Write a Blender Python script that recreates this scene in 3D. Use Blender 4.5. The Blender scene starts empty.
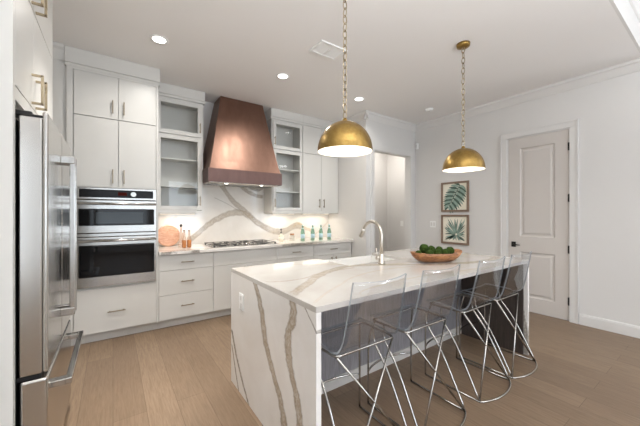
import bpy, bmesh, math, random
from mathutils import Vector, Matrix
random.seed(7)
SC = bpy.context.scene
COL = SC.collection

# ------------------------------------------------------------------ camera, world, exposure
cam_d = bpy.data.cameras.new('camera')
cam = bpy.data.objects.new('camera', cam_d); COL.objects.link(cam)
cam.location = (0, 0, 1.354)
cam.rotation_euler = (math.radians(90), 0, math.radians(-35.25))
cam_d.sensor_fit = 'HORIZONTAL'; cam_d.sensor_width = 36.0
cam_d.lens = 36.0 * 293.0 / 640.0
cam_d.shift_y = 1.0 / 640.0
cam_d.clip_start = 0.05
SC.camera = cam
SC.view_settings.view_transform = 'Standard'
SC.view_settings.look = 'None'
SC.view_settings.gamma = 1.0
SC.view_settings.use_curve_mapping = False
SC.view_settings.exposure = 0.34
W = bpy.data.worlds.new('daylight'); SC.world = W; W.use_nodes = True
W.node_tree.nodes['Background'].inputs[0].default_value = (0.86, 0.92, 1.0, 1)
W.node_tree.nodes['Background'].inputs[1].default_value = 0.6

def area(name, loc, size, power, color=(1, 1, 1), rot=(0, 0, 0), size_y=None, spread=180, parent=None):
    l = bpy.data.lights.new(name, 'AREA'); l.energy = power; l.color = color
    l.shape = 'RECTANGLE' if size_y else 'DISK'
    l.size = size
    if size_y: l.size_y = size_y
    l.spread = math.radians(spread)
    o = bpy.data.objects.new(name, l); COL.objects.link(o)
    o.location = loc; o.rotation_euler = rot
    if parent is not None: o.parent = parent
    return o
WARM = (1.0, 0.90, 0.78)
DAY = (0.77, 0.88, 1.0)
R90 = math.radians(90)
# daylight entering through the tall windows of the living room behind the camera
area('window_daylight', (0.3, -4.80, 1.55), 1.5, 14, DAY, (R90, 0, 0), 2.3)
area('window_daylight', (2.6, -4.80, 1.55), 1.5, 70, DAY, (R90, 0, 0), 2.3)
area('window_daylight', (6.6, -4.80, 1.55), 1.8, 42, DAY, (R90, 0, 0), 2.3)
area('side_fill', (-0.98, -0.9, 1.45), 1.6, 10, DAY, (0, -R90, 0), 1.2)  # added unseen light for the island end; this wall has no window
# lamps in the ceiling
for (x, y, p) in ((0.363, 3.19, 8), (1.687, 3.17, 10), (2.929, 3.16, 8), (0.2, 2.45, 11.2)):  # last one is an added, unseen light for the aisle floor
    area('downlight_and_fill', (x, y, 3.012), 0.11, p, (1.0, 0.97, 0.92), (0, 0, 0), None, 76 if p > 11 else 150)
for x in (3.2, 5.6):
    area('living_room_fill', (x, -2.2, 3.30), 0.5, 12, (1.0, 0.98, 0.95))  # unseen fill from the living room ceiling, without fixtures
# added unseen uplights that bounce fill light off the ceilings
for x, y, p in ((1.6, -1.3, 55), (5.6, -1.6, 35), (0.4, -0.15, 58)):
    area('bounce_uplight', (x, y, 2.2 if y > -.5 else 1.95), 0.45, p * 1.1, (0.95, 0.97, 1.0), (math.pi, 0, 0))
area('hall_fill', (4.5, 4.2, 3.0), 0.25, 14, (1.0, 0.95, 0.89))  # added unseen light, brightening the hall

# ------------------------------------------------------------------ materials
def srgb(r, g, b):
    f = lambda c: (c / 255.0 / 12.92) if c / 255.0 <= 0.04045 else ((c / 255.0 + 0.055) / 1.055) ** 2.4
    return (f(r), f(g), f(b), 1.0)

def newmat(name):
    m = bpy.data.materials.new(name); m.use_nodes = True
    nt = m.node_tree; nt.nodes.clear()
    out = nt.nodes.new('ShaderNodeOutputMaterial')
    return m, nt, out

def N(nt, typ, **kw):
    n = nt.nodes.new(typ)
    for k, v in kw.items():
        if k.startswith('i_'):
            key = k[2:]
            n.inputs[int(key) if key.isdigit() else key].default_value = v
        else: setattr(n, k, v)
    return n

def setin(nt, sock, v):
    if hasattr(v, 'is_output') or isinstance(v, bpy.types.NodeSocket): nt.links.new(v, sock)
    else: sock.default_value = v

def M_(nt, op, a, b=None, c=None, clamp=False):
    n = nt.nodes.new('ShaderNodeMath'); n.operation = op; n.use_clamp = clamp
    setin(nt, n.inputs[0], a)
    if b is not None: setin(nt, n.inputs[1], b)
    if c is not None: setin(nt, n.inputs[2], c)
    return n.outputs[0]

def mixc(nt, fac, a, b):
    n = nt.nodes.new('ShaderNodeMix'); n.data_type = 'RGBA'
    setin(nt, n.inputs[0], fac); setin(nt, n.inputs[6], a); setin(nt, n.inputs[7], b)
    return n.outputs[2]

def ramp(nt, fac, stops):
    n = nt.nodes.new('ShaderNodeValToRGB'); e = n.color_ramp.elements
    e[0].position, e[0].color = stops[0]; e[1].position, e[1].color = stops[-1]
    for p, c in stops[1:-1]:
        x = e.new(p); x.color = c
    setin(nt, n.inputs[0], fac)
    return n.outputs[0]

def objco(nt, scale=(1, 1, 1), rot=(0, 0, 0)):
    t = nt.nodes.new('ShaderNodeTexCoord'); mp = nt.nodes.new('ShaderNodeMapping')
    mp.inputs['Scale'].default_value = scale; mp.inputs['Rotation'].default_value = rot
    nt.links.new(t.outputs['Object'], mp.inputs['Vector'])
    return mp.outputs['Vector']

def noise(nt, vec, scale, detail=3, rough=.5, dist=0.0):
    n = nt.nodes.new('ShaderNodeTexNoise')
    n.inputs['Scale'].default_value = scale; n.inputs['Detail'].default_value = detail
    n.inputs['Roughness'].default_value = rough; n.inputs['Distortion'].default_value = dist
    if vec is not None: nt.links.new(vec, n.inputs['Vector'])
    return n.outputs['Fac']

def bsdf(nt, out, color, rough=.5, metal=0.0, spec=.5, normal=None, **kw):
    p = nt.nodes.new('ShaderNodeBsdfPrincipled')
    setin(nt, p.inputs['Base Color'], color); setin(nt, p.inputs['Roughness'], rough)
    setin(nt, p.inputs['Metallic'], metal); p.inputs['Specular IOR Level'].default_value = spec
    for k, v in kw.items(): setin(nt, p.inputs[k.replace('_', ' ')], v)
    if normal is not None: nt.links.new(normal, p.inputs['Normal'])
    nt.links.new(p.outputs[0], out.inputs[0])
    return p

def bump(nt, h, strength=.2, dist=.01):
    b = nt.nodes.new('ShaderNodeBump'); b.inputs['Strength'].default_value = strength
    b.inputs['Distance'].default_value = dist; nt.links.new(h, b.inputs['Height'])
    return b.outputs[0]

def paint(name, col, rough=.5, var=.03, scale=3.0, spec=.4, bmp=0.0):
    m, nt, out = newmat(name)
    v = objco(nt); f = noise(nt, v, scale, 3)
    c2 = tuple(max(0, c * (1 - var)) for c in col[:3]) + (1,)
    nb = bump(nt, noise(nt, v, 260, 2), bmp, .002) if bmp else None
    bsdf(nt, out, mixc(nt, f, col, c2), rough, 0, spec, nb)
    return m

def metal(name, col, rough=.25, brush=None, var=.08, bmp=0.0, rv=.12):
    m, nt, out = newmat(name)
    v = objco(nt, brush or (1, 1, 1)); f = noise(nt, v, 40 if brush else 12, 3)
    c2 = tuple(c * (1 - var) for c in col[:3]) + (1,)
    nb = bump(nt, f, bmp, .004) if bmp else None
    r = M_(nt, 'MULTIPLY_ADD', f, rv, rough - rv / 2)
    bsdf(nt, out, mixc(nt, f, col, c2), r, 1.0, .5, nb)
    return m

def emit(name, col, s):
    m, nt, out = newmat(name)
    e = nt.nodes.new('ShaderNodeEmission'); e.inputs[0].default_value = col; e.inputs[1].default_value = s
    nt.links.new(e.outputs[0], out.inputs[0])
    return m

def clear(name, tint, refl=.06, edge=.5, rough=0.0):
    m, nt, out = newmat(name)
    tr = nt.nodes.new('ShaderNodeBsdfTransparent'); tr.inputs[0].default_value = tint
    gl = nt.nodes.new('ShaderNodeBsdfGlossy'); gl.inputs['Roughness'].default_value = rough
    lw = nt.nodes.new('ShaderNodeLayerWeight'); lw.inputs[0].default_value = .3
    f = M_(nt, 'MULTIPLY_ADD', lw.outputs['Fresnel'], edge, refl, clamp=True)
    mx = nt.nodes.new('ShaderNodeMixShader')
    nt.links.new(f, mx.inputs[0]); nt.links.new(tr.outputs[0], mx.inputs[1]); nt.links.new(gl.outputs[0], mx.inputs[2])
    nt.links.new(mx.outputs[0], out.inputs[0])
    return m

def tinted(name, tint, body, amount, refl=.05):
    """coloured glass or plastic: mostly see-through, part body colour, with a gloss"""
    m, nt, out = newmat(name)
    tr = nt.nodes.new('ShaderNodeBsdfTransparent'); tr.inputs[0].default_value = tint
    df = nt.nodes.new('ShaderNodeBsdfPrincipled'); df.inputs['Base Color'].default_value = body; df.inputs['Roughness'].default_value = .08
    mx = nt.nodes.new('ShaderNodeMixShader'); mx.inputs[0].default_value = amount
    nt.links.new(tr.outputs[0], mx.inputs[1]); nt.links.new(df.outputs[0], mx.inputs[2])
    nt.links.new(mx.outputs[0], out.inputs[0])
    return m

def marble(name, uax, vax, veins, base=(232, 227, 221), warm=(214, 206, 197)):
    """polished quartz; a vein is (points (u, v), half width, strength, colour key); v is a smooth function of u"""
    m, nt, out = newmat(name)
    v = objco(nt); sep = nt.nodes.new('ShaderNodeSeparateXYZ'); nt.links.new(v, sep.inputs[0])
    U, V = sep.outputs[uax], sep.outputs[vax]
    n1 = noise(nt, v, 2.2, 4, .6, .6); n2 = noise(nt, v, 14, 4, .6); n3 = noise(nt, v, 45, 3, .6)
    col = mixc(nt, ramp(nt, n1, [(.42, (0, 0, 0, 1)), (.75, (1, 1, 1, 1))]), srgb(*base), srgb(*warm))
    wob = M_(nt, 'MULTIPLY_ADD', n2, .05, -.025)
    wob = M_(nt, 'ADD', wob, M_(nt, 'MULTIPLY_ADD', n3, .02, -.01))
    cols = {'taupe': srgb(148, 131, 110), 'grey': srgb(118, 112, 104), 'gold': srgb(190, 166, 130)}
    for pts, w, strength, ck in veins:
        pts = sorted(pts); u0, u1 = pts[0][0], pts[-1][0]
        vs = [p[1] for p in pts]; v0, v1 = min(vs) - .02, max(vs) + .02
        un = M_(nt, 'DIVIDE', M_(nt, 'SUBTRACT', U, u0), u1 - u0)
        fc = nt.nodes.new('ShaderNodeFloatCurve'); cv = fc.mapping.curves[0]
        cv.points[0].location = (0, (pts[0][1] - v0) / (v1 - v0)); cv.points[1].location = (1, (pts[-1][1] - v0) / (v1 - v0))
        for p in pts[1:-1]: cv.points.new((p[0] - u0) / (u1 - u0), (p[1] - v0) / (v1 - v0))
        fc.mapping.update()
        nt.links.new(un, fc.inputs['Value'])
        c = M_(nt, 'MULTIPLY_ADD', fc.outputs[0], v1 - v0, v0)
        d = M_(nt, 'ABSOLUTE', M_(nt, 'ADD', M_(nt, 'SUBTRACT', V, c), M_(nt, 'MULTIPLY', wob, min(1.0, w / .03))))
        mr = nt.nodes.new('ShaderNodeMapRange'); mr.interpolation_type = 'SMOOTHSTEP'
        nt.links.new(d, mr.inputs[0]); mr.inputs[1].default_value = w * 1.15; mr.inputs[2].default_value = w * .65
        k = mr.outputs[0]
        for s, e in ((-.02, .02), (1.02, .98)):
            lim = nt.nodes.new('ShaderNodeMapRange'); nt.links.new(un, lim.inputs[0])
            lim.inputs[1].default_value = s; lim.inputs[2].default_value = e
            k = M_(nt, 'MULTIPLY', k, lim.outputs[0])
        # darker rim and streaked inside of the vein
        rim = nt.nodes.new('ShaderNodeMapRange'); nt.links.new(d, rim.inputs[0])
        rim.inputs[1].default_value = w * .35; rim.inputs[2].default_value = w * 1.0
        stk = noise(nt, v, 30, 4, .65, 1.5)
        inside = mixc(nt, ramp(nt, stk, [(.4, (0, 0, 0, 1)), (.65, (.7, .7, .7, 1))]), cols[ck], srgb(205, 196, 182))
        vc = mixc(nt, M_(nt, 'MULTIPLY', rim.outputs[0], .6), inside, srgb(108, 98, 84))
        col = mixc(nt, M_(nt, 'MULTIPLY', k, strength), col, vc)
    bsdf(nt, out, col, .09, 0, .5)
    return m

MAT = {}
MAT['wall'] = paint('wall_paint', srgb(218, 216, 213), .6, .02, 2, .3, .03)
MAT['ceil'] = paint('ceiling_paint', srgb(240, 238, 236), .8, .02, 2, .2, .03)
MAT['trim'] = paint('trim_paint', srgb(219, 217, 214), .35, .015)
MAT['cab'] = paint('cabinet_lacquer', srgb(213, 211, 206), .35, .02, 2, .45)
MAT['cabin'] = paint('cabinet_interior', srgb(206, 200, 190), .5, .03)
MAT['door'] = paint('door_paint', srgb(205, 199, 193), .4, .02)
MAT['white'] = paint('white_plastic', srgb(240, 240, 238), .35, .01)
MAT['black'] = paint('black_metal', srgb(26, 24, 23), .35, .1)
MAT['blackgap'] = paint('black_rubber', srgb(18, 18, 19), .6, .1)
MAT['steel'] = metal('brushed_stainless', (.56, .545, .52, 1), .22, (.15, .15, 5), .10)
MAT['steel_v'] = metal('stainless_door', (.56, .54, .51, 1), .20, (2.5, 2.5, .06), .05, 0.0, .02)
MAT['chrome'] = metal('polished_chrome', (.47, .45, .42, 1), .18, None, .05)
MAT['nickel'] = metal('champagne_nickel', (.66, .61, .54, 1), .30, None, .08)
MAT['pull'] = metal('champagne_bronze', (.34, .28, .20, 1), .3, None, .08)
MAT['brass'] = metal('satin_brass', (.46, .38, .26, 1), .28, None, .08)
MAT['iron'] = paint('cast_iron', srgb(62, 60, 58), .45, .2, 30)
MAT['darkglass'] = paint('oven_glass', srgb(18, 18, 20), .05, .1, 3, .35)
MAT['greyglass'] = paint('oven_inner_glass', srgb(70, 76, 80), .06, .1, 3, .3)
MAT['panel'] = paint('control_glass', srgb(26, 25, 27), .2, .1, 3, .2)
MAT['red'] = emit('red_display', (1, .18, .14, 1), .04)
MAT['lens'] = emit('lamp_lens', (1, .97, .92, 1), 6.0)
MAT['bulb'] = emit('warm_bulb', (1, .88, .70, 1), 9.0)
MAT['strip'] = emit('strip_lens', (1, .88, .70, 1), 5.0)
MAT['skypane'] = emit('lit_window', (.80, .90, 1.0, 1), 1.1)
MAT['glass'] = clear('cabinet_glass', (.98, .985, .982, 1), .008, .16)
MAT['acrylic'] = clear('clear_acrylic', (.955, .968, .985, 1), .022, .26, .02)
MAT['acryledge'] = tinted('acrylic_edge', (.76, .79, .81, 1), srgb(176, 181, 186), .6)
MAT['greenglass'] = tinted('green_glass', (.72, .89, .80, 1), srgb(126, 168, 148), .45)
MAT['clearglass'] = tinted('bottle_glass', (.94, .93, .90, 1), srgb(225, 218, 205), .25)
MAT['pinkglass'] = tinted('rose_glass', (.97, .90, .85, 1), srgb(226, 200, 182), .25)
MAT['amber'] = tinted('amber_liquid', (.93, .66, .42, 1), srgb(206, 142, 92), .55)
MAT['label'] = paint('paper_label', srgb(188, 214, 224), .6, .05)
MAT['cream'] = paint('cream_ceramic', srgb(235, 226, 205), .3, .04)
MAT['mat'] = paint('mat_board', srgb(233, 228, 212), .8, .02)
MAT['frame'] = paint('walnut_frame', srgb(142, 120, 102), .5, .2, 40)
MAT['fireclay'] = paint('white_fireclay', srgb(238, 236, 232), .12, .01)
MAT['shadein'] = paint('white_shade_lining', srgb(248, 246, 240), .6, .01)

def mk_leafart():
    out_ = []
    for nm, a, b in (('leaf_ink_dark', (58, 78, 70), (88, 112, 100)), ('leaf_ink_pale', (124, 150, 136), (160, 180, 168))):
        m, nt, out = newmat(nm); v = objco(nt)
        bsdf(nt, out, mixc(nt, noise(nt, v, 14, 4, .6), srgb(*a), srgb(*b)), .8); out_.append(m)
    return out_
MAT['leaf'], MAT['leafpale'] = mk_leafart()

def mk_floor():
    m, nt, out = newmat('oak_planks')
    v = objco(nt, (1, 1, 1), (0, 0, math.radians(90)))
    br = nt.nodes.new('ShaderNodeTexBrick'); nt.links.new(v, br.inputs['Vector'])
    br.offset = .37; br.offset_frequency = 2
    br.inputs['Color1'].default_value = (0, 0, 0, 1); br.inputs['Color2'].default_value = (1, 1, 1, 1)
    br.inputs['Mortar'].default_value = (.5, .5, .5, 1)
    br.inputs['Scale'].default_value = 1.0; br.inputs['Mortar Size'].default_value = .0016
    br.inputs['Mortar Smooth'].default_value = .2
    br.inputs['Brick Width'].default_value = 1.7; br.inputs['Row Height'].default_value = .19
    g = objco(nt, (14, .9, 1)); gn = noise(nt, g, 6, 5, .6, .8)
    g2 = noise(nt, objco(nt, (60, 2.5, 1)), 5, 3, .6)
    kn = noise(nt, objco(nt, (3, 1.3, 1)), 2.2, 2)
    c = mixc(nt, br.outputs['Color'], srgb(114, 94, 75), srgb(133, 112, 91))
    c = mixc(nt, M_(nt, 'MULTIPLY', ramp(nt, gn, [(.38, (0, 0, 0, 1)), (.66, (1, 1, 1, 1))]), .55), c, srgb(90, 70, 52))
    c = mixc(nt, M_(nt, 'MULTIPLY', g2, .25), c, srgb(176, 152, 127))
    c = mixc(nt, ramp(nt, kn, [(.70, (0, 0, 0, 1)), (.80, (.6, .6, .6, 1))]), c, srgb(104, 80, 60))
    c = mixc(nt, M_(nt, 'MULTIPLY', br.outputs['Fac'], .75), c, srgb(84, 66, 50))
    bsdf(nt, out, c, M_(nt, 'MULTIPLY_ADD', gn, .15, .32), 0, .35, bump(nt, M_(nt, 'SUBTRACT', gn, br.outputs['Fac']), .06, .01))
    return m
MAT['floor'] = mk_floor()

def mk_copper(name, a, b, rough):
    m, nt, out = newmat(name)
    v = objco(nt, (1, 1, .35)); n = noise(nt, v, 9, 5, .6, .5); n2 = noise(nt, objco(nt, (30, 30, 1)), 8, 3)
    c = mixc(nt, n, a, b); c = mixc(nt, M_(nt, 'MULTIPLY', n2, .3), c, b)
    bsdf(nt, out, c, M_(nt, 'MULTIPLY_ADD', n, .15, rough), .9, .5)
    return m
MAT['copper'] = mk_copper('burnished_copper', srgb(152, 120, 105), srgb(116, 88, 76), .33)
MAT['copperdark'] = mk_copper('dark_copper_band', srgb(126, 102, 96), srgb(104, 82, 78), .42)

def mk_hammer():
    m, nt, out = newmat('hammered_gold_leaf')
    v = objco(nt); vo = nt.nodes.new('ShaderNodeTexVoronoi'); nt.links.new(v, vo.inputs['Vector']); vo.inputs['Scale'].default_value = 34
    vo.feature = 'SMOOTH_F1'
    n = noise(nt, objco(nt, (1, 1, .4)), 22, 4, .6, .6)
    c = mixc(nt, n, srgb(166, 132, 66), srgb(112, 80, 36))
    c = mixc(nt, M_(nt, 'MULTIPLY', noise(nt, v, 60, 3), .35), c, srgb(206, 184, 120))
    bsdf(nt, out, c, M_(nt, 'MULTIPLY_ADD', n, .2, .24), .9, .5, bump(nt, vo.outputs['Distance'], .22, .01))
    return m
MAT['gold'] = mk_hammer()

def mk_wood(name, a, b, scale=(3, 30, 30), rough=.4, s=4):
    m, nt, out = newmat(name)
    n = noise(nt, objco(nt, scale), s, 5, .6, 1.2)
    bsdf(nt, out, mixc(nt, ramp(nt, n, [(.3, (0, 0, 0, 1)), (.7, (1, 1, 1, 1))]), a, b), rough)
    return m
MAT['bowl'] = mk_wood('olive_wood', srgb(186, 130, 82), srgb(112, 68, 40), (2, 5, 9), .38, 5)
MAT['board'] = mk_wood('rose_board', srgb(222, 182, 152), srgb(190, 126, 98), (5, 4, 14), .3, 3)
MAT['stain_shade'] = mk_wood('stained_oak_in_shade', srgb(82, 72, 66), srgb(56, 48, 44), (20, 20, 1.2), .4, 4)  # the back panel's oak, darkened to carry the knee-space shade
MAT['stain'] = mk_wood('dark_stained_oak', srgb(160, 157, 159), srgb(124, 119, 120), (20, 20, 1.2), .32, 4)

def mk_moss():
    m, nt, out = newmat('moss'); v = objco(nt)
    n = noise(nt, v, 60, 4, .7); n2 = noise(nt, v, 9, 2)
    c = mixc(nt, n, srgb(30, 48, 20), srgb(86, 108, 48)); c = mixc(nt, M_(nt, 'MULTIPLY', n2, .5), c, srgb(44, 64, 30))
    bsdf(nt, out, c, .95, 0, .1, bump(nt, n, 1.0, .02))
    return m
MAT['moss'] = mk_moss()

# ------------------------------------------------------------------ geometry helpers
ORG = {}
class MB:
    def __init__(s): s.bm = bmesh.new(); s.smooth = set()
    def box(s, x0, x1, y0, y1, z0, z1, bev=0.0, seg=2, mi=0):
        r = bmesh.ops.create_cube(s.bm, size=1.0); vs = r['verts']
        for v in vs:
            v.co = Vector(((x0 + x1) / 2 + v.co.x * (x1 - x0), (y0 + y1) / 2 + v.co.y * (y1 - y0), (z0 + z1) / 2 + v.co.z * (z1 - z0)))
        fs = set(f for v in vs for f in v.link_faces)
        for f in fs: f.material_index = mi
        if bev > 0:
            es = list(set(e for v in vs for e in v.link_edges))
            bmesh.ops.bevel(s.bm, geom=es, offset=bev, segments=seg, profile=.5, affect='EDGES')
        return s
    def ring(s, pts):
        return [s.bm.verts.new(p) for p in pts]
    def bridge(s, a, b, closed=True, mi=0, smooth=True):
        n = len(a)
        for i in range(n if closed else n - 1):
            j = (i + 1) % n
            f = s.bm.faces.new((a[i], a[j], b[j], b[i])); f.smooth = smooth; f.material_index = mi
    def cap(s, r, mi=0, flip=False):
        f = s.bm.faces.new(r[::-1] if flip else r); f.material_index = mi
    def tube(s, pts, r, n=8, closed=False, cap=True, mi=0):
        P = [Vector(p) for p in pts]; m = len(P)
        rad = r if isinstance(r, (list, tuple)) else [r] * m
        t0 = (P[1] - P[0]).normalized()
        up = Vector((0, 0, 1)) if abs(t0.z) < .9 else Vector((1, 0, 0))
        nrm = t0.cross(up).normalized(); rings = []; prev = t0
        for i in range(m):
            if closed: t = (P[(i + 1) % m] - P[i - 1]).normalized()
            elif i == 0: t = t0
            elif i == m - 1: t = (P[-1] - P[-2]).normalized()
            else: t = ((P[i + 1] - P[i]).normalized() + (P[i] - P[i - 1]).normalized()).normalized()
            ax = prev.cross(t)
            if ax.length > 1e-6: nrm = Matrix.Rotation(prev.angle(t), 3, ax.normalized()) @ nrm
            nrm = (nrm - t * nrm.dot(t)).normalized(); b = t.cross(nrm); prev = t
            rings.append(s.ring([P[i] + (nrm * math.cos(2 * math.pi * k / n) + b * math.sin(2 * math.pi * k / n)) * rad[i] for k in range(n)]))
        for i in range(m - 1): s.bridge(rings[i], rings[i + 1], mi=mi)
        if closed: s.bridge(rings[-1], rings[0], mi=mi)
        elif cap: s.cap(rings[0], mi, True); s.cap(rings[-1], mi)
        return s
    def lathe(s, prof, c=(0, 0, 0), n=24, capb=True, capt=True, mi=0, axis='Z', mis=None):
        c = Vector(c); rings = []
        for (r, h) in prof:
            pts = []
            for k in range(n):
                a = 2 * math.pi * k / n; x, y = r * math.cos(a), r * math.sin(a)
                pts.append(c + {'Z': Vector((x, y, h)), 'X': Vector((h, x, y)), 'Y': Vector((y, h, x))}[axis])
            rings.append(s.ring(pts))
        for i in range(len(rings) - 1): s.bridge(rings[i], rings[i + 1], mi=mis[i] if mis else mi)
        if capb: s.cap(rings[0], mis[0] if mis else mi, True)
        if capt: s.cap(rings[-1], mis[-1] if mis else mi)
        return s
    def prism(s, poly, axis, a, b, mi=0):
        """extrude the 2-D polygon along an axis: X -> (y,z), Y -> (x,z), Z -> (x,y)"""
        f = {'X': lambda p, t: (t, p[0], p[1]), 'Y': lambda p, t: (p[0], t, p[1]), 'Z': lambda p, t: (p[0], p[1], t)}[axis]
        r0 = s.ring([f(p, a) for p in poly]); r1 = s.ring([f(p, b) for p in poly])
        s.bridge(r0, r1, mi=mi, smooth=False); s.cap(r0, mi, True); s.cap(r1, mi)
        return s
    def build(s, name, mats, parent=None, loc=None):
        bm = s.bm
        bmesh.ops.recalc_face_normals(bm, faces=bm.faces)
        me = bpy.data.meshes.new(name)
        if parent is not None: org = ORG[parent.name]
        elif loc is not None: org = Vector(loc)
        else:
            xs = [v.co for v in bm.verts]
            org = Vector(((min(v.x for v in xs) + max(v.x for v in xs)) / 2, (min(v.y for v in xs) + max(v.y for v in xs)) / 2, min(v.z for v in xs)))
        for v in bm.verts: v.co = v.co - org
        bm.to_mesh(me); bm.free()
        for m in (mats if isinstance(mats, (list, tuple)) else [mats]): me.materials.append(MAT[m] if isinstance(m, str) else m)
        o = bpy.data.objects.new(name, me); COL.objects.link(o)
        if parent is not None: o.parent = parent
        else: o.location = org
        ORG[o.name] = Vector(org)
        return o

def tag(o, label, cat, group=None, kind=None):
    if label: o['label'] = label
    if cat: o['category'] = cat
    if group: o['group'] = group
    if kind: o['kind'] = kind
    return o
def thing(name, loc, label, cat, group=None):
    o = bpy.data.objects.new(name, None); COL.objects.link(o); o.location = loc; o.empty_display_size = .05
    ORG[o.name] = Vector(loc)
    return tag(o, label, cat, group)
def struct(o, label=None):
    o['kind'] = 'structure'
    if label: o['label'] = label
    return o
def children(o): return [c for c in bpy.data.objects if c.parent is o]
def dup(root, loc, label=None, cat=None):
    r = root.copy(); COL.objects.link(r); r.location = loc
    if label: r['label'] = label
    def rec(src, dst):
        for ch in children(src):
            c = ch.copy(); COL.objects.link(c); c.parent = dst
            rec(ch, c)
    rec(root, r)
    return r
def smooth_path(pts, sub=8, closed=False):
    P = [Vector(p) for p in pts]; out = []; n = len(P)
    for i in range(n if closed else n - 1):
        if closed: a, b, c, d = P[i - 1], P[i], P[(i + 1) % n], P[(i + 2) % n]
        else: a, b, c, d = P[max(i - 1, 0)], P[i], P[i + 1], P[min(i + 2, n - 1)]
        for k in range(sub):
            t = k / sub
            out.append(.5 * ((2 * b) + (c - a) * t + (2 * a - 5 * b + 4 * c - d) * t * t + (3 * b - a - 3 * c + d) * t ** 3))
    if not closed: out.append(P[-1])
    return out

CEIL = 3.03
XL, XR = -1.0, 4.69
# ------------------------------------------------------------------ the room
struct(MB().box(-1.1, 8.1, -5.1, 4.9, -.06, 0).build('floor', 'floor', loc=(0, 0, 0)))
struct(MB().box(-1.1, 5.6, .57, 4.9, CEIL, CEIL + .06).build('ceiling', 'ceil'))
struct(MB().box(-1.1, 8.1, -5.1, .55, 3.36, 3.42).build('ceiling_raised', 'ceil'), 'higher ceiling of the adjoining room')
b = MB().box(-1.1, 8.1, .55, .57, CEIL, 3.42)
b.prism([(.55, 3.36), (.55, 3.27), (.535, 3.275), (.48, 3.345), (.475, 3.36)], 'X', -1.1, 8.1)
struct(b.build('trim_1', 'trim'), 'white upright step between the two ceiling heights')
struct(MB().box(-1.0, 3.40, 4.55, 4.62, 0, CEIL).build('wall_back', 'wall'))
struct(MB().box(-1.09, -1.005, -5.0, 4.62, 0, 3.42).build('wall_left', 'wall'))
struct(MB().box(3.40, 3.50, 3.50, 4.75, 0, CEIL).build('wall_return', 'wall'), 'short white wall closing the cabinet run on the right')
# wall with the cased opening
b = MB().box(3.50, 3.585, 3.50, 3.61, 0, CEIL).box(4.535, 4.78, 3.50, 3.61, 0, CEIL).box(3.585, 4.535, 3.50, 3.61, 2.435, CEIL)
struct(b.build('wall_doorway', 'wall'), 'white wall with a cased opening to the hall')
b = MB().box(4.69, 4.79, .20, 1.195, 0, CEIL).box(4.69, 4.79, 1.91, 3.50, 0, CEIL).box(4.69, 4.79, 1.195, 1.91, 2.44, CEIL).box(4.69, 4.79, .20, .5495, CEIL, 3.36)
struct(b.build('wall_right', 'wall'))
struct(MB().box(3.40, 5.6, 4.75, 4.85, 0, CEIL).build('wall_hall', 'wall'), 'wall at the back of the hall')
struct(MB().box(5.30, 5.40, 3.30, 4.75, 0, CEIL).build('wall_hall_right', 'wall'), 'side wall of the hall beyond the opening')
struct(MB().box(4.79, 5.30, 3.30, 3.40, 0, CEIL).build('wall_hall_front', 'wall'))
struct(MB().box(4.79, 8.1, .20, .30, 0, 3.42).build('wall_living_room', 'wall'))
struct(MB().box(8.0, 8.1, -5.0, .20, 0, 3.42).build('wall_living_right', 'wall'))
# rear wall of the living room with its three tall windows
b = MB(); xs = [-1.0, -.45, 1.05, 1.85, 3.35, 5.7, 7.5, 8.0]
for i in range(0, 7, 2): b.box(xs[i], xs[i + 1], -5.0, -4.9, 0, 3.42)
for i in range(1, 6, 2): b.box(xs[i], xs[i + 1], -5.0, -4.9, 0, .4).box(xs[i], xs[i + 1], -5.0, -4.9, 2.7, 3.42)
struct(b.build('wall_rear', 'wall'))
for i, k in enumerate((1, 3, 5)):
    x0, x1 = xs[k], xs[k + 1]
    w = struct(MB().box(x0, x0 + .06, -4.97, -4.90, .4, 2.7).box(x1 - .06, x1, -4.97, -4.90, .4, 2.7).box(x0, x1, -4.97, -4.90, .4, .46)
               .box(x0, x1, -4.97, -4.90, 2.64, 2.7).box(x0, x1, -4.96, -4.92, 1.52, 1.57).build('window_%d' % (i + 1), 'trim'))
    MB().box(x0 + .05, x1 - .05, -4.95, -4.945, .45, 2.65).build('window_pane', 'skypane', w)

# crown moulding and baseboards
CR = [(0, 0), (0, .115), (.010, .115), (.016, .100), (.050, .040), (.066, .030), (.070, 0)]
b = MB()
b.prism([(3.50 - p, CEIL - q) for p, q in CR], 'X', 3.345, 4.69)
b.prism([(3.40 - p, CEIL - q) for p, q in CR], 'Y', 3.43, 4.205)
b.prism([(4.69 - p, CEIL - q) for p, q in CR], 'Y', .57, 3.50)
struct(b.build('trim_2', 'trim'), 'white crown moulding where walls meet ceiling')
def base_prof(): return [(0, 0), (.016, 0), (.016, .105), (.010, .125), (0, .13)]
struct(MB().prism([(4.69 - p, q) for p, q in base_prof()], 'Y', .20, 1.10).build('baseboard_right', 'trim'))
struct(MB().prism([(4.69 - p, q) for p, q in base_prof()], 'Y', 2.0, 3.48).build('baseboard_right', 'trim'))
struct(MB().prism([(3.50 - p, q) for p, q in base_prof()], 'X', 3.40, 3.495).build('baseboard_doorway', 'trim'))
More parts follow.
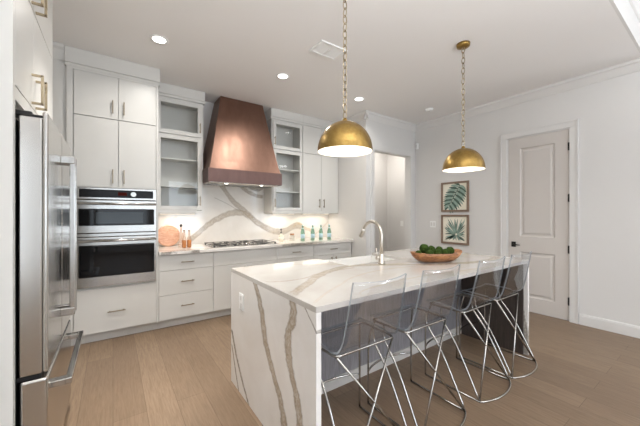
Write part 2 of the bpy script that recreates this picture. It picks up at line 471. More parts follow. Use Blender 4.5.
# casings
def casing_y(b, x, y0, y1, zt, w=.088):
    for (a, c) in ((y0 - w, y0), (y1, y1 + w)):
        b.box(x - .018, x, a, c, 0, zt, .003); b.box(x - .026, x - .018, a if a < y0 - .01 else c - .02, (a + .02) if a < y0 - .01 else c, 0, zt + w - .02, .003)
    b.box(x - .018, x, y0 - w, y1 + w, zt, zt + w, .003); b.box(x - .026, x - .018, y0 - w, y1 + w, zt + w - .02, zt + w, .003)
    return b
b = casing_y(MB(), 4.69, 1.195, 1.91, 2.44)
b.box(4.691, 4.79, 1.193, 1.2035, 0, 2.44).box(4.691, 4.79, 1.899, 1.91, 0, 2.44).box(4.691, 4.79, 1.2035, 1.899, 2.428, 2.44)
struct(b.build('trim_3', 'trim'), 'white casing around the panelled door')
b = MB()
w = .085
for (a, c) in ((3.585 - w, 3.585), (4.535, 4.535 + w)):
    b.box(a, c, 3.482, 3.50, 0, 2.435, .003)
b.box(3.585 - w, 4.535 + w, 3.482, 3.50, 2.435, 2.435 + w, .003)
b.box(3.575, 3.588, 3.495, 3.615, 0, 2.436).box(4.532, 4.545, 3.495, 3.615, 0, 2.436).box(3.588, 4.532, 3.495, 3.615, 2.425, 2.436)
struct(b.build('trim_4', 'trim'), 'white casing around the hall opening')
b = MB().prism([(4.75 - p, CEIL - q) for p, q in CR], 'X', 3.5, 5.3).prism([(5.30 - p, CEIL - q) for p, q in CR], 'Y', 3.4, 4.75)
struct(b.build('trim_5', 'trim'), 'crown moulding in the hall')

# panelled door
y0, y1, z0, z1, xf = 1.206, 1.897, .008, 2.426, 4.694
b = MB().box(xf + .018, xf + .040, y0, y1, z0, z1)
ya, yb = 1.347, 1.750
pan = [(.204, .825), (1.040, 2.280)]
b.box(xf, xf + .012, y0, ya, z0, z1).box(xf, xf + .012, yb, y1, z0, z1)
b.box(xf, xf + .012, ya, yb, z0, pan[0][0]).box(xf, xf + .012, ya, yb, pan[0][1], pan[1][0]).box(xf, xf + .012, ya, yb, pan[1][1], z1)
for (za, zb) in pan:
    o = [(ya, za), (yb, za), (yb, zb), (ya, zb)]
    def sh(d): return [(ya + d, za + d), (yb - d, za + d), (yb - d, zb - d), (ya + d, zb - d)]
    r = [b.ring([(x, p[0], p[1]) for p in sh(d)]) for x, d in ((xf + .0, .0), (xf + .012, .014), (xf + .012, .034), (xf + .004, .052))]
    for i in range(3): b.bridge(r[i], r[i + 1], smooth=False)
    b.cap(r[-1])
door = struct(b.build('door_1', 'door'), 'pale grey two-panel door in the right wall')
hb = MB().box(xf - .008, xf, 1.800, 1.856, .885, .960, .002)
hb.lathe([(.010, -.045), (.010, 0)], (xf - .004, 1.828, .922), 12, axis='X'); hb.tube([(xf - .045, 1.835, .922), (xf - .048, 1.80, .922), (xf - .046, 1.735, .920)], [.010, .009, .007], 10)
hd = hb.build('door_handle', 'black', door); hd['label'] = 'black lever handle with square plate'
for z in (.251, .905, 1.556, 2.205):
    MB().box(xf - .003, xf + .001, 1.1975, 1.216, z - .048, z + .048).lathe([(.007, -.05), (.007, .05)], (xf - .009, 1.2035, z), 10).build('hinge', 'black', door)

# ------------------------------------------------------------------ kitchen cabinet helpers
FY = 3.85          # front plane of base fronts and of the tall unit
UY = 4.22          # front plane of wall cabinet doors
def front(parent, name, x0, x1, z0, z1, y, mat='cab', th=.02, g=.0022):
    return MB().box(x0 + g, x1 - g, y, y + th, z0 + g, z1 - g, .0015).build(name, mat, parent)
def pull_h(parent, xc, z, y, L=.15, mat='pull'):
    b = MB().box(xc - L / 2, xc + L / 2, y - .034, y - .024, z - .005, z + .005, .0015)
    for s in (-1, 1): b.box(xc + s * (L / 2 - .018) - .005, xc + s * (L / 2 - .018) + .005, y - .026, y, z - .005, z + .005)
    o = b.build('handle', mat, parent); return o
def pull_v(parent, x, zc, y, L=.15, mat='pull'):
    b = MB().box(x - .005, x + .005, y - .034, y - .024, zc - L / 2, zc + L / 2, .0015)
    for s in (-1, 1): b.box(x - .005, x + .005, y - .026, y, zc + s * (L / 2 - .018) - .005, zc + s * (L / 2 - .018) + .005)
    return b.build('handle', mat, parent)
def carcass(parent, x0, x1, y0, y1, z0, z1, t=.018, div=(), mat='cab', back=True):
    b = MB().box(x0, x0 + t, y0, y1, z0, z1).box(x1 - t, x1, y0, y1, z0, z1)
    b.box(x0 + t, x1 - t, y0, y1, z0, z0 + t).box(x0 + t, x1 - t, y0, y1, z1 - t, z1)
    b.box(x0 + t, x1 - t, y1 - .01, y1, z0 + t, z1 - t)
    for z in div: b.box(x0 + t, x1 - t, y0, y1 - .01, z - t / 2, z + t / 2)
    return b.build('cabinet_body', mat, parent)
def glass_door(parent, x0, x1, z0, z1, y, st=.052, g=.0022):
    x0 += g; x1 -= g; z0 += g; z1 -= g
    b = MB().box(x0, x0 + st, y, y + .02, z0, z1, .0015).box(x1 - st, x1, y, y + .02, z0, z1, .0015)
    b.box(x0 + st, x1 - st, y, y + .02, z0, z0 + st, .0015).box(x0 + st, x1 - st, y, y + .02, z1 - st, z1, .0015)
    d = b.build('door', 'cab', parent); d['label'] = 'framed glass door'
    MB().box(x0 + st, x1 - st, y + .008, y + .012, z0 + st, z1 - st).build('glass_pane', 'glass', d)
    return d
def crown(parent, x0, x1, y, z0, yb):
    b = MB().box(x0, x1, y + .004, yb, z0, CEIL - .001, .001)
    b.box(x0, x1, y - .012, y + .004, z0 + .030, CEIL - .001, .003)
    return b.build('crown_moulding', 'cab', parent)

# tall oven cabinet
t = thing('tall_oven_cabinet', (.013, 4.2, 0), 'tall cream cabinet housing the two wall ovens, left of the cooktop run', 'cabinet')
b = MB().box(-.379, -.330, FY + .002, 4.548, .10, 2.845).box(.410, .430, FY + .002, 4.548, .10, 2.845)
b.box(-.330, .410, FY + .022, 4.548, 1.632, 2.845).box(-.330, .410, FY + .022, 4.548, .10, .587).box(-.330, .410, 4.50, 4.548, .587, 1.632)
b.box(-.330, .410, FY + .002, FY + .022, 2.822, 2.845)
b.build('cabinet_body', 'cab', t)
b = MB().box(-.80, -.381, FY + .03, FY + .05, 0, 2.89)
b.build('filler_panel', 'cab', t)
MB().prism([(FY + .03 - p, CEIL - .001 - q) for p, q in [(0, 0), (0, .14), (.008, .14), (.016, .12), (.04, .05), (.06, .03), (.065, 0)]], 'X', -.8, -.395).build('crown_moulding', 'cab', t)
MB().box(-.379, .430, FY + .075, FY + .09, 0, .10).build('toe_kick', 'cab', t)
crown(t, -.393, .447, FY - .004, 2.845, 4.19)
MB().box(-.393, .430, 4.191, 4.548, 2.846, CEIL - .001).build('cabinet_top', 'cab', t)
for (x0, x1) in ((-.326, .049), (.049, .402)):
    s = 1 if x0 < 0 else -1; hx = .049 - s * .05
    d = front(t, 'door', x0, x1, 2.370, 2.822, FY); pull_v(d, hx, 2.495, FY, .14)
    d = front(t, 'door', x0, x1, 1.634, 2.366, FY); pull_v(d, hx, 1.755, FY, .15)
d = front(t, 'drawer', -.326, .408, .105, .572, FY); pull_h(d, .033, .315, FY, .16)

# double wall oven
t = thing('double_wall_oven', (.05, 4.1, .585), 'stainless double wall oven with black glass windows in the tall cabinet', 'oven')
ox0, ox1 = -.306, .406
y = FY - .012
MB().box(ox0 + .004, ox1 - .004, FY + .0205, 4.45, .590, 1.628).build('oven_body', 'black', t)
b = MB().box(ox0, ox1, y, FY + .02, 1.508, 1.630, .003)
b.build('oven_trim', 'steel', t)
MB().box(ox0, ox1, y, FY + .02, 1.118, 1.150, .002).build('oven_trim', 'steel', t)
MB().box(ox0, ox1, y + .006, FY + .02, .589, .600).build('oven_trim', 'steel', t)
cp = MB().box(ox0 + .025, ox1 - .03, y - .004, y, 1.528, 1.612, .002).build('control_panel', 'panel', t)
MB().box(.045, .125, y - .0055, y - .004, 1.552, 1.588).build('display', 'red', cp)
MB().lathe([(.026, -.022), (.028, -.004)], (.185, y - .004, 1.568), 20, axis='Y').build('knob', 'chrome', cp)
for zc0, zc1, wz0, wz1, hz, nm in ((1.157, 1.499, 1.232, 1.408, 1.462, 'u'), (.604, 1.112, .702, 1.030, 1.076, 'l')):
    d = MB().box(ox0, ox1, y - .022, FY + .019, zc0, zc1, .004).build('oven_door', 'steel', t)
    wn = MB().box(ox0 + .022, ox1 - .022, y - .026, y - .022, wz0, wz1, .012 if nm == 'l' else .008, 3).build('oven_window', 'darkglass', d)
    if nm == 'u':
        ig = MB().box(-.145, .275, y - .0275, y - .026, wz0 + .022, wz1 - .035).build('inner_glass', 'greyglass', wn)
    hb = MB().tube([(ox0 + .01, y - .068, hz), (ox1 - .01, y - .068, hz)], .0125, 12)
    for x in (ox0 + .045, ox1 - .045): hb.box(x - .012, x + .012, y - .060, y - .021, hz - .010, hz + .010, .003)
    hb.build('oven_handle', 'steel', d)

# base cabinets
def base_cab(x0, x1, label, layout):
    t = thing('base_cabinet', ((x0 + x1) / 2, 4.2, 0), label, 'cabinet', 'base cabinets under the back counter')
    MB().box(x0, x1, FY + .021, 4.548, .10, .875).build('cabinet_body', 'cab', t)
    MB().box(x0, x1, FY + .075, FY + .09, 0, .10).build('toe_kick', 'cab', t)
    for kind, a, bb, za, zb, hnd in layout:
        d = front(t, kind, a, bb, za, zb, FY)
        if hnd == 'h': pull_h(d, (a + bb) / 2, za + (zb - za) * (.5 if zb - za < .25 else .52), FY, .15)
        if hnd == 'l': pull_v(d, a + .045, zb - .10, FY, .13)
        if hnd == 'r': pull_v(d, bb - .045, zb - .10, FY, .13)
    return t
base_cab(.432, 1.049, 'cream three-drawer base cabinet between the ovens and the cooktop',
         [('drawer', .434, 1.049, .685, .870, 'h'), ('drawer', .434, 1.049, .395, .685, 'h'), ('drawer', .434, 1.049, .105, .395, 'h')])
base_cab(1.049, 1.955, 'wide cream base cabinet directly below the cooktop',
         [('drawer', 1.049, 1.955, .685, .870, None), ('door', 1.049, 1.502, .105, .685, 'r'), ('door', 1.502, 1.955, .105, .685, 'l')])
base_cab(1.955, 2.597, 'cream base cabinet right of the cooktop, half hidden behind the island',
         [('drawer', 1.955, 2.597, .685, .870, 'h'), ('drawer', 1.955, 2.597, .395, .685, 'h'), ('drawer', 1.955, 2.597, .105, .395, 'h')])
base_cab(2.597, 3.395, 'cream base cabinet with paired doors at the right end of the counter',
         [('drawer', 2.597, 3.385, .685, .870, 'h'), ('door', 2.597, 2.991, .105, .685, 'r'), ('door', 2.991, 3.385, .105, .685, 'l')])

# back counter and splashback
m_counter = marble('quartz_counter', 0, 1, [([(-1.5, -.05), (-.9, -.3), (-.3, -.22), (.4, -.35), (1.4, -.25)], .03, .6, 'taupe'), ([(-1.45, -.37), (-1.2, -.34), (-1.0, -.40)], .02, .8, 'grey'), ([(.1, -.38), (.35, -.36), (.7, -.39)], .015, .8, 'grey')])
ct = MB().box(.432, 3.397, FY - .045, 4.53, .876, .914, .003).build('countertop', m_counter, loc=(1.9, 4.17, .876))
tag(ct, 'white veined quartz countertop running along the back wall', 'countertop')
bs_v = [([(1.20, 1.96), (1.364, 1.783), (1.519, 1.573), (1.763, 1.37), (2.022, 1.165), (2.26, 1.064), (2.44, 1.052), (2.66, 1.14), (2.84, 1.10)], .058, .65, 'taupe'),
        ([(.88, .955), (1.0, 1.06), (1.114, 1.16), (1.364, 1.315), (1.55, 1.378), (1.70, 1.368), (1.899, 1.235), (2.12, 1.10)], .052, .65, 'taupe'),
        ([(1.45, 1.96), (1.62, 1.83), (1.78, 1.71), (1.95, 1.65), (2.04, 1.645)], .034, .7, 'taupe'),
        ([(1.60, 1.96), (1.74, 1.83), (1.88, 1.76), (1.98, 1.76), (2.04, 1.80)], .026, .7, 'grey'),
        ([(1.25, 1.60), (1.6, 1.42), (1.8, 1.25)], .006, .5, 'grey'),
        ([(3.05, .95), (3.248, 1.088), (3.43, 1.237)], .010, .6, 'gold'),
        ([(.43, 1.06), (.56, 1.16), (.74, 1.33)], .025, .3, 'gold'),
        ([(2.62, 1.12), (2.72, 1.18), (2.86, 1.10), (3.0, 1.05)], .03, .6, 'gold')]
m_bs = marble('quartz_splashback', 0, 2, [([(u - 0, v - 0) for u, v in p], w, s, c) for p, w, s, c in bs_v], (226, 222, 216), (216, 210, 202))
bs = MB().prism([(.432, .9145), (3.395, .9145), (3.395, 1.366), (2.057, 1.366), (2.057, 2.4), (1.018, 2.4), (1.018, 1.366), (.432, 1.366)], 'Y', 4.531, 4.549).build('splashback', m_bs, loc=(0, 0, 0))
tag(bs, 'white quartz splashback with sweeping taupe veins behind the cooktop', 'splashback')

# wall cabinets
def under_strip(x0, x1, label):
    o = MB().box(x0, x1, 4.36, 4.40, 1.352, 1.366, .002).build('under_cabinet_light', 'white')
    tag(o, label, 'light', 'under-cabinet lights')
    MB().box(x0 + .01, x1 - .01, 4.364, 4.396, 1.3505, 1.3515).build('lens', 'strip', o)
    area('strip_lamp', (0, 0, -.004), x1 - x0 - .02, 2.1 * (x1 - x0), WARM, (0, 0, 0), .03, 170, o)
def glass_cab(x0, x1, xd0, xd1, hinge, label):
    t = thing('glass_front_cabinet', ((x0 + x1) / 2, 4.4, 1.367), label, 'cabinet', 'glass-front wall cabinets')
    carcass(t, x0, x1, UY + .021, 4.53, 1.367, 2.870, .018, (2.392,), 'cab')
    for z in (1.72, 2.085):
        MB().box(x0 + .019, x1 - .019, UY + .05, 4.518, z - .009, z + .009, .001).build('shelf', 'cab', t)
    d = glass_door(t, xd0, xd1, 2.397, 2.850, UY); pull_v(d, xd1 - .026 if hinge == 'l' else xd0 + .026, 2.52, UY, .13)
    d = glass_door(t, xd0, xd1, 1.405, 2.388, UY); pull_v(d, xd1 - .026 if hinge == 'l' else xd0 + .026, 1.53, UY, .13)
    MB().box(x0, x1, UY + .004, UY + .021, 1.367, 1.403, .001).build('light_rail', 'cab', t)
    return t
t = glass_cab(.432, 1.018, .445, .998, 'l', 'cream glass-front wall cabinet left of the copper hood')
crown(t, .449, 1.038, UY, 2.871, 4.53)
under_strip(.50, .95, 'slim light strip under the left glass-front cabinet')
t = glass_cab(2.057, 2.625, 2.075, 2.622, 'r', 'cream glass-front wall cabinet right of the copper hood')
crown(t, 2.034, 2.625, UY, 2.871, 4.53)
under_strip(2.15, 2.55, 'slim light strip under the right glass-front cabinet')
t = thing('wall_cabinet', (3.0, 4.4, 1.367), 'cream wall cabinet with solid paired doors beside the return wall', 'cabinet')
MB().box(2.626, 3.397, UY + .021, 4.53, 1.367, 2.870).build('cabinet_body', 'cab', t)
crown(t, 2.626, 3.396, UY, 2.871, 4.53)
for (x0, x1, hx) in ((2.628, 3.010, 2.962), (3.010, 3.390, 3.058)):
    d = front(t, 'door', x0, x1, 2.392, 2.850, UY); pull_v(d, hx, 2.50, UY, .13)
    d = front(t, 'door', x0, x1, 1.405, 2.388, UY); pull_v(d, hx, 1.54, UY, .15)
MB().box(2.626, 3.396, UY + .004, UY + .021, 1.367, 1.403, .001).build('light_rail', 'cab', t)
under_strip(2.72, 3.30, 'slim light strip under the solid-door wall cabinet')

# copper range hood
t = thing('range_hood', (1.5375, 4.2, 1.78), 'tapered copper range hood with a darker bottom band above the cooktop', 'range hood')
hx0, hx1, hy = 1.004, 2.068, 3.915
tx0, tx1, ty = 1.245, 1.885, 4.20
prof = []
for k in range(11):
    s = k / 10.0; q = s ** .92
    prof.append((hx0 + .018 + (tx0 - hx0 - .018) * q, hx1 - .018 + (tx1 - hx1 + .018) * q, hy + .012 + (ty - hy - .012) * q, 1.955 + (CEIL - .004 - 1.955) * s))
b = MB(); rr = []
for (a, c, yy, z) in prof: rr.append(b.ring([(a, 4.528, z), (a, yy, z), (c, yy, z), (c, 4.528, z)]))
for i in range(10): b.bridge(rr[i], rr[i + 1], smooth=False)
b.cap(rr[0]); b.cap(rr[-1])
b.build('hood_body', 'copper', t)
b = MB()
o = [(hx0, 4.214), (hx0, hy), (hx1, hy), (hx1, 4.214)]; n_ = [(hx0 + .03, 4.20), (hx0 + .03, hy + .03), (hx1 - .03, hy + .03), (hx1 - .03, 4.20)]
r = [b.ring([(p[0], p[1], z) for p in pl]) for pl, z in ((n_, 1.80), (n_, 1.78), (o, 1.78), (o, 1.956), (n_, 1.956))]
for i in range(4): b.bridge(r[i], r[i + 1], smooth=False)
b.build('hood_band', 'copperdark', t)['label'] = 'darker copper bottom band'
lin = MB().box(hx0 + .031, hx1 - .031, hy + .031, 4.499, 1.812, 1.82)
for k in range(24):
    x = hx0 + .055 + k * (hx1 - hx0 - .11) / 23; lin.tube([(x, hy + .036, 1.786), (x, 4.48, 1.786)], .013, 8)
ln = lin.build('filter', 'steel', t)
for x in (1.28, 1.80):
    lp = MB().lathe([(.020, 1.789), (.022, 1.794)], (x, hy + .14, -.018), 16).build('hood_lamp', 'lens', t)
    area('hood_light', (x - 1.5375, hy + .12 - 4.2, 1.762 - 1.78), .06, 1.5, WARM, (0, 0, 0), None, 120, t)

# gas cooktop
t = thing('gas_cooktop', (1.52, 4.12, .914), 'stainless gas cooktop with black iron grates set in the back counter', 'cooktop')
cx0, cx1, cy0, cy1 = 1.055, 1.985, 3.88, 4.40
MB().box(cx0, cx1, cy0, cy1, .9145, .922, .003).build('cooktop_tray', 'steel', t)
gw = (cx1 - cx0 - .03) / 3
for k in range(3):
    a = cx0 + .015 + k * gw; e = a + gw - .006
    ya, yb = (cy0 + .02, cy1 - .02) if k != 1 else (cy0 + .11, cy1 - .02)
    g = MB()
    for (p, q) in (((a, ya), (e, ya)), ((e, ya), (e, yb)), ((e, yb), (a, yb)), ((a, yb), (a, ya))):
        g.box(min(p[0], q[0]) - .004 * (p[0] == q[0]), max(p[0], q[0]) + .004 * (p[0] == q[0]), min(p[1], q[1]) - .004 * (p[1] == q[1]), max(p[1], q[1]) + .004 * (p[1] == q[1]), .938, .946, .002)
    for s in (.33, .67): g.box(a + (e - a) * s - .005, a + (e - a) * s + .005, ya, yb, .939, .947, .002)
    g.box(a, e, (ya + yb) / 2 - .005, (ya + yb) / 2 + .005, .939, .947, .002)
    for x in (a + .01, e - .01):
        for yy in (ya + .01, yb - .01): g.box(x - .008, x + .008, yy - .008, yy + .008, .922, .939)
    g.build('grate', 'iron', t)
    for yy in ((ya + (yb - ya) * .25, ya + (yb - ya) * .75) if k != 1 else ((ya + yb) / 2,)):
        MB().lathe([(.05, .922), (.05, .930), (.036, .932), (.034, .935), (.0, .936)], ((a + e) / 2, yy, 0), 20, capt=False).build('burner', 'iron', t)
for k in range(5):
    MB().lathe([(.020, .922), (.019, .945), (.016, .948)], (1.52 + (k - 2) * .062, cy0 + .05, 0), 16).build('knob', 'chrome', t)

# things on the back counter
bd = MB().lathe([(.130, -.010), (.142, -.009), (.145, 0), (.142, .009), (.130, .010)], (0, 0, 0), 40, axis='Y')
bmesh.ops.rotate(bd.bm, verts=bd.bm.verts, cent=(0, 0, 0), matrix=Matrix.Rotation(math.radians(-12), 3, 'X'))
bmesh.ops.translate(bd.bm, verts=bd.bm.verts, vec=(.615, 4.44, .914 + .1445))
tag(bd.build('serving_board', 'board'), 'round rosy wooden board leaning on the splashback beside the ovens', 'board')
def bottle(name, x, y, prof, mat, label, cat, group=None, n=20, parts=()):
    t = thing(name, (x, y, .9145), label, cat, group)
    MB().lathe(prof, (x, y, .9145), n).build('bottle_body', mat, t)
    for nm, pr, mt in parts: MB().lathe(pr, (x, y, .9145), n).build(nm, mt, t)
    return t
bottle('glass_bottle', .735, 4.22, [(.030, 0), (.034, .006), (.034, .15), (.026, .185), (.014, .21), (.013, .265), (.016, .27)], 'pinkglass', 'tall rose-tinted glass bottle with grey stopper by the round board', 'bottle',
       parts=(('stopper', [(.011, .27), (.017, .275), (.018, .298), (.010, .305)], 'iron'),))
amb = [(.022, 0), (.026, .005), (.026, .115), (.020, .135), (.013, .150), (.012, .21), (.014, .215)]
for x, y, lab in ((.755, 4.12, 'amber glass bottle on the left of the pair by the tall rose bottle'), (.815, 4.12, 'amber glass bottle on the right of the pair, nearest the cooktop')):
    bottle('amber_bottle', x, y, amb, 'pinkglass', lab, 'bottle', 'pair of amber bottles',
           parts=(('liquid', [(.0265, .004), (.0268, .10)], 'amber'), ('cork', [(.0125, .2155), (.0125, .232)], 'frame')))
bottle('soap_bottle', 2.20, 4.19, [(.036, 0), (.040, .006), (.040, .085), (.034, .105), (.016, .115), (.015, .13)], 'cream', 'pale pump bottle on the counter right of the cooktop', 'bottle',
       parts=(('label_band', [(.0405, .02), (.0405, .075)], 'mat'), ('pump', [(.017, .13), (.017, .145), (.006, .147), (.006, .19), (.017, .191), (.017, .203), (.004, .206)], 'iron')))
bottle('cream_jar', 2.40, 4.19, [(.036, 0), (.042, .008), (.042, .075), (.036, .09), (.033, .095)], 'clearglass', 'squat pale jar with cork lid between pump bottle and green bottles', 'jar',
       parts=(('lid', [(.036, .0955), (.037, .118), (.030, .121)], 'bowl'),))
gp = [(.030, 0), (.034, .006), (.034, .135), (.028, .165), (.017, .20), (.0135, .215), (.0135, .245)]
words_ = ('leftmost green glass bottle of the row of four, nearest the cooktop', 'second green glass bottle from the left in the row of four',
          'third green glass bottle from the left in the row of four', 'rightmost green glass bottle of the row of four, by the return wall')
g0 = None
for k, (x, y) in enumerate(((2.53, 4.07), (2.72, 4.06), (2.88, 4.05), (3.05, 4.04))):
    if g0 is None:
        g0 = bottle('mineral_water_bottle', x, y, gp, 'greenglass', words_[0], 'bottle', 'green water bottles on the counter',
                    parts=(('paper_label', [(.0346, .045), (.0346, .110)], 'label'), ('neck_label', [(.0182, .199), (.0150, .212)], 'label'), ('cap', [(.0145, .2455), (.0145, .258), (.012, .260)], 'label')))
    else: dup(g0, (x, y, .9145), words_[k])

# wall plates and sensor
o = MB().box(4.684, 4.690, 3.065, 3.180, 1.115, 1.23, .002).build('light_switch', 'white'); MB().box(4.680, 4.684, 3.080, 3.112, 1.14, 1.205, .001).build('rocker', 'trim', o); MB().box(4.680, 4.684, 3.133, 3.165, 1.14, 1.205, .001).build('rocker', 'trim', o)
tag(o, 'white switch plate on the right wall left of the framed prints', 'switch')
o = MB().box(5.294, 5.30, 4.27, 4.35, 1.08, 1.20, .002).build('light_switch', 'white'); MB().box(5.290, 5.294, 4.295, 4.325, 1.105, 1.175, .001).build('rocker', 'white', o)
tag(o, 'white switch plate on the hall wall seen through the opening', 'switch')
o = MB().box(4.655, 4.69, 3.425, 3.475, 2.57, 2.68, .006).build('wall_sensor', 'white'); MB().box(4.652, 4.656, 3.435, 3.465, 2.60, 2.66, .003).build('lens', 'trim', o)
tag(o, 'small white sensor in the corner by the hall opening', 'sensor')

# framed prints
def print_(z0, z1, label, kind):
    y0, y1 = 2.467, 2.95; t = thing('framed_print', (4.69, (y0 + y1) / 2, z0), label, 'picture', 'leaf prints on the right wall')
    f = .032
    b = MB().box(4.662, 4.690, y0, y0 + f, z0, z1, .002).box(4.662, 4.690, y1 - f, y1, z0, z1, .002).box(4.662, 4.690, y0 + f, y1 - f, z0, z0 + f, .002).box(4.662, 4.690, y0 + f, y1 - f, z1 - f, z1, .002)
    b.build('frame', 'frame', t)
    MB().box(4.676, 4.689, y0 + f, y1 - f, z0 + f, z1 - f).build('mat_board', 'mat', t)
    b = MB(); rnd = random.Random(3 if kind else 5)
    def blade(p, q, w, mi, curve=.0):
        p = Vector(p); q = Vector(q); d = q - p; nrm = Vector((-d.y, d.x)).normalized(); L, Rr = [], []
        for i in range(7):
            s = i / 6; c = p + d * s + nrm * curve * math.sin(s * math.pi); hw = w * (math.sin(math.pi * (.12 + .88 * s)) ** .7) * .5 + .0008
            L.append(b.bm.verts.new((4.6755 - .0004 * mi, c.x + nrm.x * hw, c.y + nrm.y * hw))); Rr.append(b.bm.verts.new((4.6755 - .0004 * mi, c.x - nrm.x * hw, c.y - nrm.y * hw)))
        for i in range(6):
            fc = b.bm.faces.new((L[i], L[i + 1], Rr[i + 1], Rr[i])); fc.material_index = mi
    yc, zc = (y0 + y1) / 2, (z0 + z1) / 2
    if kind:   # broad split leaf with a slanted rib; +Y is the left side in the picture
        A, B = Vector((yc - .09, zc + .185)), Vector((yc + .11, zc - .165))
        blade(A, B, .014, 0)
        for i in range(13):
            s = i / 12; r0 = A + (B - A) * s; k = math.sin(math.pi * (.18 + .75 * s))
            blade(r0, r0 + Vector((.155 * k + .035, .05 - .12 * s)), .038, i % 2, .01)
            blade(r0, r0 + Vector((-.175 * k * (1.0 - .3 * s) - .01, -.07 - .12 * k * s - .02)), .040, (i + 1) % 2, -.012)
    else:      # fan of narrow fronds from the lower right
        c = Vector((yc - .03, zc - .09))
        for i in range(44):
            a = math.radians(360 * i / 44 + rnd.uniform(-4, 4)); L = rnd.uniform(.24, .36)
            q = c + Vector((math.cos(a), math.sin(a))) * L
            q.x = min(max(q.x, yc - .178), yc + .178); q.y = min(max(q.y, zc - .182), zc + .182)
            blade(c + (q - c) * .10, q, rnd.uniform(.014, .024), i % 2, rnd.uniform(-.012, .012))
    b.build('leaf_artwork', ['leaf', 'leafpale'], t)
print_(1.392, 1.895, 'upper framed print of a broad split green leaf on the right wall', True)
print_(.848, 1.342, 'lower framed print of a spiky fan of fronds on the right wall', False)

# ------------------------------------------------------------------ ceiling fittings
for (x, y, lab) in ((.363, 3.19, 'recessed ceiling light above the tall oven cabinet, leftmost of three'), (1.687, 3.17, 'recessed ceiling light in front of the copper hood, middle of three'),
                    (2.929, 3.16, 'recessed ceiling light behind the near pendant, rightmost of three')):
    t = thing('recessed_light', (x, y, CEIL), lab, 'ceiling light', 'recessed ceiling lights')
    MB().lathe([(.058, CEIL - .004), (.082, CEIL - .006), (.086, CEIL - .0005)], (x, y, 0), 32, False, False).build('trim_ring', 'white', t)
    MB().lathe([(.057, CEIL - .003), (.058, CEIL - .0005)], (x, y, 0), 32).build('lens', 'lens', t)
t = thing('air_vent', (1.800, 2.40, CEIL), 'white rectangular ceiling air vent left of the near pendant', 'vent')
b = MB(); vx, vy, hw, hd_ = 1.800, 2.40, .165, .115
b.box(vx - hw, vx + hw, vy - hd_, vy - hd_ + .03, CEIL - .012, CEIL - .0005, .003).box(vx - hw, vx + hw, vy + hd_ - .03, vy + hd_, CEIL - .012, CEIL - .0005, .003)
b.box(vx - hw, vx - hw + .03, vy - hd_ + .03, vy + hd_ - .03, CEIL - .012, CEIL - .0005, .003).box(vx + hw - .03, vx + hw, vy - hd_ + .03, vy + hd_ - .03, CEIL - .012, CEIL - .0005, .003)
b.box(vx - .012, vx + .012, vy - hd_ + .03, vy + hd_ - .03, CEIL - .010, CEIL - .0005)
b.build('vent_frame', 'white', t)
for k in range(7):
    yy = vy - hd_ + .045 + k * (2 * hd_ - .09) / 6
    MB().prism([(yy - .010, CEIL - .0015), (yy - .008, CEIL - .0015), (yy + .010, CEIL - .010), (yy + .008, CEIL - .010)], 'X', vx - hw + .03, vx + hw - .03).build('slat', 'white', t)
t = thing('smoke_detector', (4.12, 2.815, CEIL), 'round white smoke detector on the ceiling near the hall opening', 'smoke detector')
MB().lathe([(.045, CEIL - .038), (.056, CEIL - .034), (.062, CEIL - .014), (.066, CEIL - .0005)], (4.12, 2.815, 0), 28).build('cover', 'white', t)
MB().lathe([(.012, CEIL - .041), (.013, CEIL - .038)], (4.12, 2.815, 0), 14).build('button', 'trim', t)

def pendant(x, y, label):
    t = thing('pendant_light', (x, y, CEIL), label, 'pendant light', 'gold dome pendants over the island')
    MB().lathe([(.0, CEIL - .034), (.030, CEIL - .034), (.060, CEIL - .026), (.064, CEIL - .0005)], (x, y, 0), 28, False).build('canopy', 'gold', t)
    zt, zb, R = 2.000, 1.790, .192
    b = MB(); n = 19; z1, z0 = CEIL - .034, zt + .02; L = (z1 - z0) / n
    for k in range(n):
        zc = z1 - (k + .5) * L; hl = L * .62; hwid = .0155; pts = []
        for j in range(14):
            a = 2 * math.pi * j / 14; u, w = hwid * math.cos(a), hl * math.sin(a)
            pts.append((x + (u if k % 2 else 0), y + (0 if k % 2 else u), zc + w))
        b.tube(pts, .0036, 7, True)
    b.build('chain', 'brass', t)
    MB().lathe([(.0, zt + .026), (.012, zt + .024), (.018, zt + .008), (.022, zt - .004)], (x, y, 0), 18, False).build('finial', 'gold', t)
    pr = [(.018, zt)]
    for k in range(1, 15):
        a = math.radians(90 * k / 14); pr.append((R * math.sin(a) ** .96, zb + (zt - zb) * math.cos(a)))
    inner = [(max(r - .004, .004), z - .004 if i < 10 else z) for i, (r, z) in enumerate(pr)]
    b = MB().lathe(pr, (x, y, 0), 56, False, False)
    sh = b.build('shade', 'gold', t)
    b = MB().lathe(inner[::-1], (x, y, 0), 56, False, True)
    b.lathe([(R - .004, zb), (R, zb)], (x, y, 0), 56, False, False, 0)
    ln = b.build('shade_lining', 'shadein', t); ln['label'] = 'white inner lining of shade'
    MB().lathe([(.0, zb + .075), (.018, zb + .080), (.030, zb + .105), (.024, zb + .135), (.014, zb + .155), (.014, zb + .18)], (x, y, 0), 18, False).build('bulb', 'bulb', t)
    l = bpy.data.lights.new('pendant_lamp', 'POINT'); l.energy = 1.3; l.color = WARM; l.shadow_soft_size = .04
    lo = bpy.data.objects.new('pendant_lamp', l); COL.objects.link(lo); lo.parent = t; lo.location = (0, 0, zb + .045 - CEIL)
    return t
pendant(1.327, 1.575, 'near gold dome pendant on a chain over the left of the island')
pendant(2.822, 1.545, 'far gold dome pendant on a chain over the right of the island')

